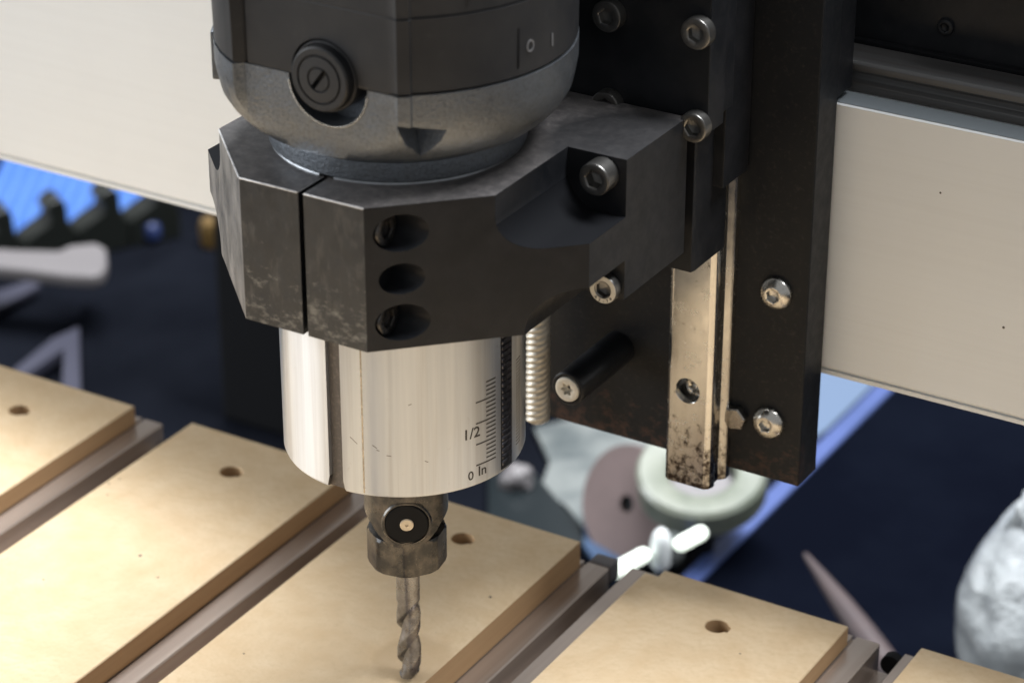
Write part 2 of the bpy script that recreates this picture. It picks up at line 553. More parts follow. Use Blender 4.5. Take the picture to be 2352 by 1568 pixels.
def body(levels, gap=True, top=True, bot=True):
    b = bmesh.new()
    rings = []
    for (r, z, fl) in levels:
        ring = []
        for a in AZ:
            rr = body_r(a, r, z, fl) if r > 40 else r
            if r > 40:
                rr += rib_h(a, z)
                if gap and -116 < a < -115:
                    rr -= 1.2
            ring.append(b.verts.new((rr * math.cos(rad(a)), rr * math.sin(rad(a)), z)))
        rings.append(ring)
    n = len(AZ)
    for k in range(len(rings) - 1):
        for i in range(n):
            j = (i + 1) % n
            b.faces.new((rings[k][i], rings[k][j], rings[k + 1][j], rings[k + 1][i]))
    b.faces.new(rings[0][::-1])
    b.faces.new(rings[-1])
    bmesh.ops.recalc_face_normals(b, faces=b.faces[:])
    return b


CAPX, CAPZ = 4.6, 117.6
shell = body([(44.6, 116.6, True), (45.5, 117.3, True), (45.6, 126, True), (45.8, 135.6, True), (45.3, 135.75, True), (45.3, 136.1, True), (45.8, 136.25, True), (46.2, 160, True), (46.6, 220, True)])
shell = boolean(shell, [cylinder((CAPX, -60, CAPZ), (0, 1, 0), 9.5, 30, 64)])
put('motor_housing', shell, 'plastic', router, smooth=28)
gear = body([(32.6, 88.9, False), (33.0, 89.3, False), (33.2, 92.4, False), (33.0, 94.2, False), (34.6, 95.2, False), (37.6, 96.6, False), (40.2, 98.6, True), (42.6, 101.4, True), (44.2, 104.1, True), (45.0, 107.6, True), (45.6, 111, True), (45.65, 116.55, True)], gap=False)
# triangular recess under the rib
wb = bmesh.new()


def cylp(az, r, z):
    return (r * math.cos(rad(az)), r * math.sin(rad(az)), z)


vs = [wb.verts.new(p) for p in (cylp(-59.5, 50, 110.0), cylp(-37.5, 50, 106.5), cylp(-50.5, 37.5, 107.8), cylp(-49.0, 42.5, 94.6), cylp(-49, 56, 98))]
bmesh.ops.convex_hull(wb, input=vs)
gear = boolean(gear, [cylinder((CAPX + 0.9, -60, CAPZ - 1.2), (0, 1, 0), 11.3, 29, 64), wb])
put('gear_housing', gear, 'cast', router, smooth=40)

# left-rear step of the housing seen against the beam
put('housing_lug', soften(prism([(-40.8, -21.5), (-37.6, -27.2), (-32, -24), (-34, -16)], 104.5, 117.5), 0.7), 'cast', router, smooth=35)

# brush cap: black sleeve, grooved disc with a slot
put('cap_seat', moved(boolean(lathe([(9.0, 0), (9.0, 7.6), (8.7, 8.0), (8.35, 8.0), (8.2, 7.6), (8.2, 4)], 64), []), (CAPX, -30.5, CAPZ), (0, -1, 0)), 'plastic', router, smooth=30)
capb = lathe([(8.1, 0), (8.1, 2.6), (7.7, 3.0), (6.3, 3.0), (6.15, 2.5), (5.85, 2.5), (5.7, 3.05), (3.3, 3.15), (3.1, 2.75), (2.9, 2.75), (2.7, 3.15), (0.05, 3.2)], 72)
slot = box(-3.1, 3.1, -0.62, 0.62, 1.2, 6)
slot.transform(Matrix.Rotation(rad(52), 4, 'Z'))
capb = boolean(capb, [slot])
brush = put('brush_cap', moved(capb, (CAPX, -37.9, CAPZ), (0, -1, 0), math.pi), 'plastic', router, smooth=30)
# bright machined lip round the cap recess
lb = bmesh.new()
ring = []
for i in range(0, 61):
    t = rad(188 + i * 164 / 60)
    x, z = CAPX + 0.9 + 11.4 * math.cos(t), CAPZ - 1.2 + 11.4 * math.sin(t)
    ring.append((x, z))
for (x, z) in ring:
    if z > 116.4:
        continue
    rr = 45.6 if z > 111 else 45.6 - (111 - z) ** 2 * 0.035
    yy = -min(math.sqrt(max(rr * rr - x * x, 1)), FLAT_Y * (rr / 45.5) ** 0.3) - 0.05
    g = bmesh.new()
    bmesh.ops.create_icosphere(g, subdivisions=1, radius=0.3)
    g.transform(Matrix.Translation((x, yy, z)))
    join(lb, g)
put('recess_lip', lb, 'screw', router, smooth=60)

# switch marks on the right side
for nm, az, z in (('o', -12.5, 123.9),):
    tb = lathe([(0.9, 0), (0.9, 0.12), (1.25, 0.12), (1.25, 0)], 24, False, False)
    tb.transform(Matrix.Diagonal((1, 1.25, 1, 1)))
    put('switch_mark', wrap(tb, az, z, 45.66), 'white_mark', router)
put('switch_mark', wrap(wbox(-0.25, 0.25, -1.6, 1.6, 0, 0.12), -1.6, 122.9, 45.66), 'white_mark', router)
put('switch_frame', wrap(wbox(-0.2, 0.2, -5.5, 4.5, -0.1, 0.12), -17.4, 124.8, 45.66), 'dark_thing', router)
put('switch_frame', wrap(wbox(-0.25, 0.25, -1.5, 6.5, -0.1, 0.5), -35, 140, 45.66), 'plastic', router)

# --- barrel
br = 32.5
barrel = lathe([(br - 1.2, 0), (br - 0.3, 0.25), (br, 1.0), (br, 88.7), (br - 0.4, 89.2)], 180)
gw = prism([(-1.95, -0.5), (-2.7, -0.5), (-1.95, 3.2), (-1.95, 120), (1.95, 120), (1.95, 3.2), (2.9, -0.5)], 0, 20, 1)
gw = prism([(-3.0, -1), (-2.15, 3.4), (-2.15, 120), (2.15, 120), (2.15, 3.4), (3.2, -1)], br - 1.6, br + 6, 1)
gw.transform(Matrix.Rotation(rad(-90.3) - math.pi / 2, 4, 'Z'))
barrel = boolean(barrel, [gw])
for f in barrel.faces:
    c = f.calc_center_median()
    if math.hypot(c.x, c.y) < br - 0.7 and 1 < c.z < 88:
        f.material_index = 1
put('barrel', barrel, ['sleeve', 'groove'], router, smooth=25)
put('groove_floor', wrap(wbox(-2.1, 2.1, 0.4, 88, 0, 0.25), -90.3, 0, br - 1.55), 'groove', router)
# fine engraved seam line left of the scale
put('seam_line', wrap(wbox(-0.22, 0.22, 0.9, 50, 0, 0.03), -76.0, 0, br), 'steel', router)
# gear rack
for i in range(28):
    put('rack_tooth', wrap(soften(prism([(-2.1, -0.75), (2.3, -0.75), (2.3, 0.75), (-2.1, 0.75)], 0, 1.3), 0.25, seg=1), -1.8, 3.0 + i * 1.78, br - 0.9), 'tooth', router, smooth=40)
put('rack_bed', wrap(wbox(-2.5, 2.6, 1.2, 52, 0, 0.12), -1.8, 0, br), 'grime', router)
# inch scale
for i in range(21):
    z = 6.1 + i * 6.15 / 5
    big = i % 5 == 0
    if z > 29.6:
        continue
    put('scale_mark', wrap(wbox(-3.45 if big else 0, 3.45, -0.19, 0.19, -0.1, 0.05), -16.1, z, br), 'ink', router)
for i in range(26):
    put('scale_mark', wrap(wbox(-1.5, 1.5, -0.11, 0.11, -0.1, 0.04), 10.4, 5 + i * 1.0, br), 'ink', router)
put('scale_lettering', wrap(text_mesh('1/2', 4.3, 0.05), -24.6, 15.9, br), 'ink', router)
put('scale_lettering', wrap(text_mesh('0', 3.6, 0.05), -25.2, 3.5, br), 'ink', router)
put('scale_lettering', wrap(text_mesh('In', 4.0, 0.05), -18.6, 4.0, br), 'ink', router)
# small scuffs on the barrel
for az, z, ln, tilt in ((-80.5, 16.0, 2.6, -0.7), (-70.5, 15.0, 1.5, -0.6), (-69, 14.0, 0.8, -0.3), (-64, 12.6, 1.3, -0.1), (-54, 27.5, 0.9, 0.4), (-47, 10.6, 1.0, -0.5)):
    sb = box(-ln / 2, ln / 2, -0.09, 0.09, 0, 0.02)
    sb.transform(Matrix.Rotation(tilt, 4, 'Z'))
    put('scuff', wrap(sb, az, z, br), 'groove', router)

# --- collet end of the spindle
VA = rad(-57.5)                                # azimuth the lock button faces
tong = lathe([(8.0, -31), (11.0, -30), (11.45, -28), (11.5, -1.0), (11.5, 0.2)], 72)
hp = [(13, 2), (13, -19.5), (11.3, -21.2), (9.6, -22.6), (8.2, -24.4), (6.2, -26.2), (3.4, -27.5)]
pts = hp + [(0, -27.9)] + [(-q[0], q[1]) for q in hp[::-1]]
tp = prism([(p[0], p[1]) for p in pts], -20, 20, 1)
tp.transform(Matrix.Rotation(VA + math.pi / 2, 4, 'Z'))
tong = boolean(tong, [tp], 'INTERSECT')
put('spindle_nose', tong, 'dark_steel', router, smooth=30)
put('spindle_core', lathe([(7.6, -32), (8.3, -31), (8.3, -5)], 6), 'steel', router)
nut = lathe([(3.1, -38.0), (9.9, -38.0), (10.7, -37.6), (10.95, -37.0), (10.95, -28.0), (10.5, -27.2), (8.0, -26.6)], 144, rfun=lambda a, z, r_: min(r_, 10.42 / max(0.5, math.cos(((a - VA) % (math.pi / 4)) - math.pi / 8))) if r_ > 10 else r_)
put('collet_nut', nut, 'dark_steel', router, smooth=25)
d = Vector((math.cos(VA), math.sin(VA), 0))
side = Vector((-d.y, d.x, 0))
cb = d * 10.9 + Vector((0, 0, -20.2)) + side * 0.2
put('lock_button', moved(lathe([(6.0, -1), (6.0, 0.35), (5.6, 0.8), (2.1, 0.95), (2.0, 0.7), (0.1, 0.7)], 64), cb, d), 'dark_thing', router, smooth=30)
put('lock_pin', moved(lathe([(1.85, 0), (1.85, 1.05), (1.6, 1.2), (0.45, 1.2), (0.3, 0.8), (0.02, 0.8)], 32), cb, d), 'brass', router, smooth=30)
put('button_rim', moved(lathe([(6.15, 0), (6.15, 0.7), (6.5, 0.75), (6.8, 0.4), (6.9, 0)], 64, False, False), cb, d), 'dark_steel', router, smooth=30)

# ================================================================ END MILL
mill = empty('end_mill', (0, 0, -76), 'short twisted steel cutter held in the collet, its tip just above the yellow board', 'milling bit')
put('shank', lathe([(3.1, -50.2), (3.3, -49.6), (3.3, -37.0)], 40), 'bit', mill, smooth=30)
fb = bmesh.new()
rings = []
NZ, NA = 90, 56
for k in range(NZ + 1):
    t = k / NZ
    z = -75.7 + t * 26.2
    tw = 2 * math.pi * (z / 23.0)
    run = min(1, max(0, (z + 51.0) / -5.0)) ** 0.7
    ring = []
    for i in range(NA):
        a = 2 * math.pi * i / NA
        ph = (a - tw) % math.pi
        # land, then a flute that drops sharply and rises gently
        u = ph / math.pi
        if u < 0.30:
            r = 3.10
        elif u < 0.38:
            r = 3.10 - (u - 0.30) / 0.08 * 1.45
        elif u < 0.60:
            r = 1.65 + (u - 0.38) / 0.22 * 0.35
        else:
            r = 2.0 + (u - 0.60) / 0.40 * 1.1
        r = 3.03 + (r - 3.03) * run
        zz = z
        if k == 0:
            zz = z + (0.0 if u < 0.25 else 0.9)
        ring.append(fb.verts.new((1.09 * r * math.cos(a), 1.09 * r * math.sin(a), zz)))
    rings.append(ring)
for k in range(NZ):
    for i in range(NA):
        j = (i + 1) % NA
        fb.faces.new((rings[k][i], rings[k][j], rings[k + 1][j], rings[k + 1][i]))
ctr = fb.verts.new((0, 0, -74.4))
for i in range(NA):
    fb.faces.new((rings[0][(i + 1) % NA], rings[0][i], ctr))
fb.faces.new(rings[-1])
bmesh.ops.recalc_face_normals(fb, faces=fb.faces[:])
put('flutes', fb, 'bit', mill, smooth=38)

# ================================================================ ROUTER CLAMP
mount = empty('router_mount', (0, 0, 50), 'thick black split clamp block gripping the router, pale scuffs on its front', 'clamp mount')
outline = [(-18.3, -43.7), (18.3, -43.7), (58.2, -4.0), (58.2, 47.5), (-58.2, 47.5), (-58.2, -4.0)]
blk = prism(outline, 49.8, 88.4)
cut = [lathe([(32.55, 40), (32.55, 100)], 128), box(-0.75, 0.75, -60, -20, 40, 100)]


def pocket(sx, top):
    pts = []
    if top:                                     # open to the top and the outside
        cx, cz, r = 50.6, 82.2, 9.3
        pts = [(41.3, 100), (41.3, cz)] + [(cx - r * math.cos(t), cz - r * math.sin(t)) for t in [rad(q) for q in range(10, 90, 10)]] + [(cx, cz - r), (70, cz - r), (70, 100)]
    else:
        cx, cz, r = 56.6, 50.8, 10.0
        pts = [(46.6, 40), (46.6, cz)] + [(cx - r * math.cos(t), cz + r * math.sin(t)) for t in [rad(q) for q in range(10, 90, 10)]] + [(cx, cz + r), (70, cz + r), (70, 40)]
    return prism([(sx * p[0], p[1]) for p in pts], -80, 14.6, 1)


cut += [pocket(1, True), pocket(-1, True), pocket(1, False), pocket(-1, False)]
for z, r in ((81.0, 4.9), (68.8, 4.1), (57.0, 4.9)):
    cut.append(cylinder((19.0, -37.3, z), (1, 0, 0), r, 60, 48))
blk = boolean(blk, cut)
blk = soften(blk, 0.35, 32, 2)
for f in blk.faces:
    c = f.calc_center_median()
    n_ = f.normal
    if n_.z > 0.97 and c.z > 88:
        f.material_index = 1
    elif n_.y < -0.95 and c.y < -43:
        f.material_index = 0
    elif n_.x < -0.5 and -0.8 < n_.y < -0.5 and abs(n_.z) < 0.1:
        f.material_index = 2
    elif n_.z > 0.15 and c.z > 87.9 and c.y < -3 and c.x < 19 and f.calc_area() < 60:
        f.material_index = 3
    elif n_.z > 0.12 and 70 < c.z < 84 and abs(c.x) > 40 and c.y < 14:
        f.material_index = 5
    else:
        f.material_index = 4
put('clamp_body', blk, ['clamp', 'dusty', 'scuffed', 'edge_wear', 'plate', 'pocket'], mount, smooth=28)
for pa, pb in (((-41.0, -21.2), (-18.3, -43.7)), ((-18.3, -43.7), (-0.9, -43.7)), ((0.9, -43.7), (18.3, -43.7))):
    pa, pb = Vector((*pa, 88.33)), Vector((*pb, 88.33))
    put('worn_edge', moved(lathe([(0.12, 0), (0.24, 0.4), (0.24, (pb - pa).length - 0.4), (0.12, (pb - pa).length)], 10), pa, pb - pa), 'edge_wear', mount, smooth=60)
for z in (81.0, 57.0):
    o = screw('clamp_screw', mount, (19.2, -37.3, z), (1, 0, 0), 4.3, 1.6, 2.0, 'cap', 'dark_steel', depth=1.2)
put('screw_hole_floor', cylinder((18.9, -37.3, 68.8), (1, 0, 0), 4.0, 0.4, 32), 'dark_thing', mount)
for sx in (1, -1):
    screw('mount_screw', mount, (sx * 51.8, 14.4, 83.6), (0, -1, 0), 4.35, 5.2, 2.15, 'cap', 'dim_screw', 0.4)
    lo = screw('mount_screw', mount, (sx * 53.5, 14.4, 52.6), (0, -1, 0), 3.9, 2.6, 1.9, 'cap', 'dim_screw', 0.1)
    if sx == 1:
        WORLD[lo.name] = WORLD[mount.name]
        put('stamped_face', moved(lathe([(2.5, 0), (2.5, 0.12), (3.75, 0.12), (3.75, 0)], 48, False, False), (53.5, 11.8, 52.6), (0, -1, 0)), 'ring', lo, smooth=30)
        for i, ch in enumerate('A2-70'):
            a = rad(-128 + i * 22)
            cb_ = text_mesh(ch, 1.1, 0.04)
            cb_.transform(Matrix.Translation((53.5 + 3.12 * math.cos(a), 11.62, 52.6 + 3.12 * math.sin(a))) @ Matrix.Rotation(math.pi / 2, 4, 'X') @ Matrix.Rotation(a + math.pi / 2, 4, 'Z'))
            put('stamped_letter', cb_, 'ink', lo)

# ================================================================ Z CARRIAGE
carr = empty('z_carriage', (0, 52, 100), 'black upright carriage plate behind the router with a square of steel screws', 'machine plate')
zp = prism([(-57, 42), (57, 42), (57, 84), (63.4, 84.6), (63.4, 230), (-63.4, 230), (-63.4, 84.6), (-57, 84)], 0, 1, 1)
b = box(-63.4, 63.4, 48.6, 57.8, 84.2, 230, 0.5)
put('carriage_plate', b, 'plate', carr, smooth=30)
put('lower_plate', box(-52, 52, 47.9, 57.6, 43.5, 84.0, 0.5), 'plate', carr, smooth=30)
put('upper_plate', box(-62, 62, 58.0, 66.0, 86, 230, 0.6), 'plate', carr, smooth=30)
for sx in (1, -1):
    put('bearing_block', soften(boolean(prism([(sx * 40.5, 55.6), (sx * 56.4, 55.6), (sx * 56.8, 57.0), (sx * 56.8, 74.8), (sx * 40.8, 74.8)], 40.2, 118), [prism([(sx * 41.5, 70.6), (sx * 56.5, 70.6), (sx * 56.5, 90), (sx * 41.5, 90)], 30, 130)]), 1.0, 40), 'plate', carr, smooth=35)
    put('upper_block', box(min(sx * 40, sx * 60), max(sx * 40, sx * 60), 66.2, 81.4, 61.5, 200, 0.8), 'plate', carr, smooth=30)
    for x, z in ((34.8, 112.0), (60.6, 112.2), (60.6, 86.6), (34.8, 87.2)):
        screw('plate_screw', carr, (sx * x, 48.5, z), (0, -1, 0), 4.25 if z > 90 else 4.1, 3.3, 2.0, 'cap', 'dim_screw', random.random())

# ================================================================ X CARRIAGE (rear plate with rails)
rear = empty('x_carriage', (0, 88, -33), 'tall rust stained black rear plate with steel rails and button screws on its front', 'machine carriage')
bp = box(-79.4, 79.4, 82.2, 94.4, -32.6, 230, 0.8, 3)
put('rear_plate', bp, 'rusty', rear, smooth=35)
put('side_flange', box(72.4, 79.2, 94.6, 104, 0.4 + 81.5, 230, 0.6), 'plate', rear, smooth=35)


def rail_profile(cx):
    hw = [(5.7, 71.0), (7.0, 72.0), (7.5, 73.2), (7.5, 74.6), (6.7, 75.8), (6.7, 78.0), (7.9, 79.2), (8.5, 80.0), (8.5, 82.3)]
    return [(cx + a, y) for a, y in hw] + [(cx - a, y) for a, y in hw[::-1]]


for sx in (1, -1):
    rb = prism(rail_profile(sx * 49.2), -35.2, 120)
    holes = [cylinder((sx * 48.9, 66, z), (0, 1, 0), 3.75, 12, 40) for z in (-4.8, 55.2, 115.2)]
    rb = soften(boolean(rb, holes), 0.18, 25, 1)
    rl = put('guide_rail', rb, 'rail', rear, smooth=25)
    WORLD[rl.name] = WORLD[rear.name]
    screw('rail_screw', rl, (sx * 49.5, 77.6, -5.2), (0, -1, 0), 2.9, 3.2, 1.5, 'cap', 'screw', 0.2, sock=star(1.25, 1.75))
screw('button_screw', rear, (69.9, 82.1, 26.6), (0, -1, 0), 4.9, 2.9, 1.75, 'button', 'screw', 0.2, depth=1.8)
screw('button_screw', rear, (69.5, 82.1, -14.2), (0, -1, 0), 4.9, 2.9, 1.75, 'button', 'screw', 0.6, depth=1.8)
screw('button_screw', rear, (-69.7, 82.1, -14.2), (0, -1, 0), 4.9, 2.9, 1.75, 'button', 'screw', 0.6, depth=1.8)
screw('button_screw', rear, (-69.7, 82.1, 26.6), (0, -1, 0), 4.9, 2.9, 1.75, 'button', 'screw', 0.6, depth=1.8)
put('hex_nut', moved(lathe([(3.2, 0), (3.6, 0.3), (3.6, 2.6), (3.2, 3.0)], 6), (59.6, 82.1, -14.8), (0, -1, 0), 0.2), 'steel', rear)
so = put('standoff', moved(lathe([(5.1, 0), (5.1, 29.4), (4.7, 29.9), (4.1, 29.9), (4.05, 28.6), (3.0, 28.6)], 48), (20.6, 82.1, -3.4), (0, -1, 0)), 'plate', rear, smooth=30)
screw('standoff_screw', so, (20.6, 53.6, -3.4), (0, -1, 0), 3.8, 1.9, 1.9, 'cap', 'ring', 0.1, sock=star(1.3, 2.0), depth=1.5)

# ================================================================ LEAD SCREW
lead = empty('lead_screw', (0.6, 70, -27.5), 'short bright threaded rod hanging between the barrel and the black standoff', 'threaded rod')
tb = bmesh.new()
rings = []
NZ, NA = 380, 40
for k in range(NZ + 1):
    z = -27.5 + k * 0.25
    ring = []
    for i in range(NA):
        a = 2 * math.pi * i / NA
        ph = (z / 1.95 - 3 * a / (2 * math.pi)) % 1.0
        r = 2.75 + 0.95 * math.sin(math.pi * ph) ** 0.6
        if z < -26.7:
            r = min(r, 2.4 + (z + 27.5) * 1.2)
        ring.append(tb.verts.new((0.6 + r * math.cos(a), 70 + r * math.sin(a), z)))
    rings.append(ring)
for k in range(NZ):
    for i in range(NA):
        j = (i + 1) % NA
        tb.faces.new((rings[k][i], rings[k][j], rings[k + 1][j], rings[k + 1][i]))
tb.faces.new(rings[0][::-1])
tb.faces.new(rings[-1])
put('thread', tb, 'thread', lead, smooth=60)

# ================================================================ GANTRY BEAM
beam = empty('gantry_beam', (0, 110, -1), 'broad pale silver horizontal beam crossing behind the router', 'beam')
bb = prism([(96.5, -0.4), (96.0, 0.2), (96.0, 79.4), (96.4, 79.8), (150, 79.8), (150, -1.6), (98, -1.6)], -760, 460, 0)
put('beam_body', bb, 'beam', beam)
put('beam_lip', box(-760, 460, 96.6, 98.4, -2.6, -1.4), 'beam', beam)
for (qx, qy, qr) in ((2160, 443, 0.32), (2305, 752, 0.4)):
    q = at(qx, qy, 1, 96.0)
    put('speck', moved(lathe([(qr, 0), (qr * 0.7, 0.08), (0.02, 0.1)], 10), (q.x, 96.0, q.z), (0, -1, 0)), 'groove', beam)
put('top_strip', box(-760, 460, 96.5, 105.2, 79.85, 80.0), 'strip_grey', beam)  # thin blue-grey sheet, darker than the beam's front face
lr = empty('linear_rail', (0, 112, 80), 'grey steel guide rail lying along the top of the pale beam', 'guide rail')
rp = [(105.6, 80.1), (105.6, 82.4), (107.2, 83.4), (107.2, 85.0), (105.6, 86.2), (105.6, 88.0), (106.4, 88.8), (118.4, 88.8), (119.2, 88.0), (119.2, 80.1)]
put('rail_bar', soften(prism(rp, -760, 460, 0), 0.2, 25, 1), 'rail_grey', lr, smooth=25)
tray = empty('cable_tray', (250, 140, 80), 'long black cover standing on the beam behind the grey rail', 'machine cover')
put('cover_panel', box(40, 460, 122, 128, 80.2, 260, 0.6), 'plate', tray)
put('cover_foot', box(40, 460, 119.6, 121.8, 80.2, 89.5, 0.3), 'dark_thing', tray)
for k, x in enumerate((98, 128, 152)):
    screw('cover_screw', tray, (x, 121.9, 97 - k * 0.2), (0, -1, 0), 2.4, 1.2, 1.1, 'cap', 'plate', 0.1)
tag(put('wood_batten', box(112, 460, 112, 118, 121.2, 127, 0.4), 'wood', None, (112, 115, 121)), 'brown wooden batten at the top right, in front of the black cover', 'batten')

# ================================================================ BED
BZ = -77.0
slats = [(-318.6, -254.0, 7.4), (-231.0, -166.6, 6.6), (-143.2, -79.4, 7.2), (-59.2, 5.2, 9.0), (30.6, 95.6, 6.2), (118.2, 183.0, 7.0), (206, 270, 7.0)]
holes_x = {1: -198.2, 2: -112.7, 3: -26.9, 4: 62.6, 5: 150.5, 0: -286, 6: 238}
ends = [88.2, 88.4, 89.0, 88.6, 87.4, 88.0, 88.0]
where = ['off the far left, last of the row', 'at far left, cut off by the photo edge', 'left of the cutter, behind the barrel', 'under the cutter with a faint round stain', 'just right of the cutter, one hole at its far end', 'in the bottom right corner', 'beyond the bottom right corner']
for i, (x0, x1, th) in enumerate(slats):
    if i in (0,):
        pass
    root = empty('mdf_slat', ((x0 + x1) / 2, 0, BZ - th), 'tan fibreboard bed slat ' + where[i], 'wooden slat', 'tan fibreboard slats of the machine bed')
    sb = box(x0, x1, -300, ends[i], BZ - 12, BZ)
    hy = 69 + (0, -2.6, 0, 2.7, -1, 0, 0)[i]
    cs = [cylinder((holes_x[i], hy, BZ - 20), (0, 0, 1), 3.5, 30, 32), box(holes_x[i], holes_x[i] + 4.0, hy - 1.6, hy + 1.6, BZ - 20, BZ + 5, 0.6)]
    cs += [cylinder((holes_x[i], hy - q, BZ - 20), (0, 0, 1), 3.2, 30, 32) for q in (300,)]
    if i == 4:                                    # small step knocked out of the far left corner
        cs.append(box(x0 - 1, x0 + 4.5, ends[i] - 4.2, ends[i] + 2, BZ - 20, BZ + 2))
    sb = boolean(sb, cs)
    # edges thinner than the body so the side shows its cut face only
    sb = soften(sb, 0.3, 60, 1)
    for f in sb.faces:
        f.material_index = 0 if f.normal.z > 0.5 else 1
    for v in sb.verts:
        if v.co.z < BZ - 11:
            v.co.z = BZ - th
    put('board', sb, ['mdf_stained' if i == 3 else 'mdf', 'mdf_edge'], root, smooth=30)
    for (qx, qy, qr) in ((247, 1136, 0.35), (322, 1275, 0.55), (363, 1325, 0.35), (275, 1100, 0.3), (1126, 1370, 0.5), (250, 1110, 0.4), (1700, 1500, 0.3), (100, 1330, 0.3), (600, 1330, 0.35), (1250, 1440, 0.3), (90, 960, 0.25), (560, 1500, 0.3)):
        q = at(qx, qy, 2, BZ)
        if x0 < q.x < x1:
            put('speck', moved(lathe([(qr, 0), (qr * 0.7, 0.1), (0.02, 0.15)], 7), (q.x, q.y, BZ)), 'stick', root)
gaps = [(slats[i][1], slats[i + 1][0], slats[i][2], slats[i + 1][2]) for i in range(6)]
gl = ['at the left edge of the bed', 'between the two slats left of the router', 'running in behind the collet nut', 'just right of the slat under the cutter, white caps at its end', 'in the bottom right corner with a round dark hole at its end', 'beyond the right corner']
gl = ['between the unseen far left slats', 'between the two leftmost visible slats', 'whose far end hides behind the barrel and collet', 'with white end caps, right of the slat under the cutter', 'near the bottom right corner beside the last slat', 'beyond the bottom right corner']
for i, (x0, x1, ta, tb_) in enumerate(gaps):
    root = empty('t_track', ((x0 + x1) / 2, 0, BZ - 26), 'aluminium slot track ' + gl[i], 't-slot track', 'aluminium slot tracks between the slats')
    zt = BZ - max(ta, tb_) - 0.15
    za = BZ - ta - 0.15
    zb = BZ - tb_ - 0.15
    s0, s1 = x0 + 8.0, x0 + 15.8
    yend = 92.6
    pr = [(x0 - 6, za - 26), (x0 - 6, za), (s0 - 0.3, za), (s0, za - 0.4), (s0, za - 3.4), (s0 - 3.8, za - 3.6), (s0 - 3.8, za - 9.5), (s1 + 3.8, za - 9.5), (s1 + 3.8, zb - 3.6), (s1, zb - 3.4), (s1, zb - 0.4), (s1 + 0.3, zb), (x1 + 6, zb), (x1 + 6, za - 26)]
    pr = [(x0 - 6, za - 26), (x0 - 6, za), (x0 - 0.6, za), (x0 - 0.6, za - 1.2), (x0 + 0.7, za - 1.2), (x0 + 0.7, za), (s0 - 0.4, za), (s0, za - 0.4), (s0, za - 9.5), (s1, za - 9.5), (s1, zb - 0.4), (s1 + 0.3, zb), (x1 + 6, zb), (x1 + 6, za - 26)]
    put('track_body', prism(pr, -300, yend, 1), 'track', root)
    if i == 3:
        put('end_cap', box(x0 + 0.6, x0 + 8.4, yend + 0.1, yend + 6, za - 6, za + 0.4, 1.2), 'white_plastic', root, smooth=30)
        put('end_cap', box(s0 + 2.8, s1 + 0.2, yend + 0.1, yend + 4, za - 11, za - 3.5, 1.2), 'white_plastic', root, smooth=30)
    if i == 4:
        put('end_plug', cylinder((s0 + 4.5, yend - 2, za - 5), (0, 1, 0), 3.2, 3, 24), 'dark_thing', root)
for y, nm in ((40, 'under the far end of the slats'), (-120, 'under the middle of the slats'), (-275, 'under the near end of the slats')):
    root = empty('bed_bearer', (0, y, -262), 'black cross member ' + nm, 'frame member', 'black cross members under the bed')
    put('bearer_bar', box(-420, 330, y - 20, y + 20, -150, -111.5, 1), 'dark_thing', root)
    for x in (-380, 290):
        put('leg', box(x - 20, x + 20, y - 20, y + 20, -262, -150.1, 1), 'dark_thing', root)

# ================================================================ BACKGROUND (out of focus, on the floor behind)
FZ = -262.0


def gp(x, y, z=FZ):
    p = at(x, y, 2, z)
    return (p.x, p.y)


# navy board with a blue edge running straight back
bx = at(1580, 1310, 2, FZ + 12)
tag(put('navy_board', box(bx.x + 9, 520, 120, 1300, FZ + 0.1, FZ + 12, 0.5), 'navy', None, (150, 500, FZ)), 'large flat dark navy board behind the bed on the right', 'board')
tag(put('blue_strip', box(bx.x, bx.x + 8.6, 120, 1300, FZ + 0.1, FZ + 12.6, 1.2), 'blue_edge', None, (bx.x, 500, FZ)), 'straight blue strip along the left edge of the navy board', 'edge strip')

# corrugated sheet
P0 = Vector((*gp(20, 560), 0))
P1 = Vector((*gp(100, 370), 0))
rd = (P1 - P0).normalized()
cr = Vector((rd.y, -rd.x, 0))
g = bmesh.new()
NU, NV = 360, 2
rows = []
E0, E1 = Vector((*gp(-80, 590), 0)), Vector((*gp(400, 486), 0))
ed = (E1 - E0)
for i in range(NU + 1):
    q = E0 + ed * (i / NU)
    hgt = 3.0 * math.sin(2 * math.pi * ((q - P0).dot(cr)) / 8.2)
    rows.append([(q.x, q.y, FZ + 6 + hgt), (q.x + rd.x * 430, q.y + rd.y * 430, FZ + 6 + hgt)])
top = [[g.verts.new(p) for p in r] for r in rows]
bot = [[g.verts.new((p[0], p[1], p[2] - 1.2)) for p in r] for r in rows]
for i in range(NU):
    g.faces.new((top[i][0], top[i + 1][0], top[i + 1][1], top[i][1]))
    g.faces.new((bot[i][1], bot[i + 1][1], bot[i + 1][0], bot[i][0]))
    g.faces.new((bot[i][0], bot[i + 1][0], top[i + 1][0], top[i][0]))
    g.faces.new((top[i][1], top[i + 1][1], bot[i + 1][1], bot[i][1]))
bmesh.ops.recalc_face_normals(g, faces=g.faces[:])
tag(put('corrugated_sheet', g, 'blue_sheet', None, (P0.x, P0.y, FZ), smooth=60), 'bright blue corrugated plastic sheet under the beam at the left', 'plastic sheet')

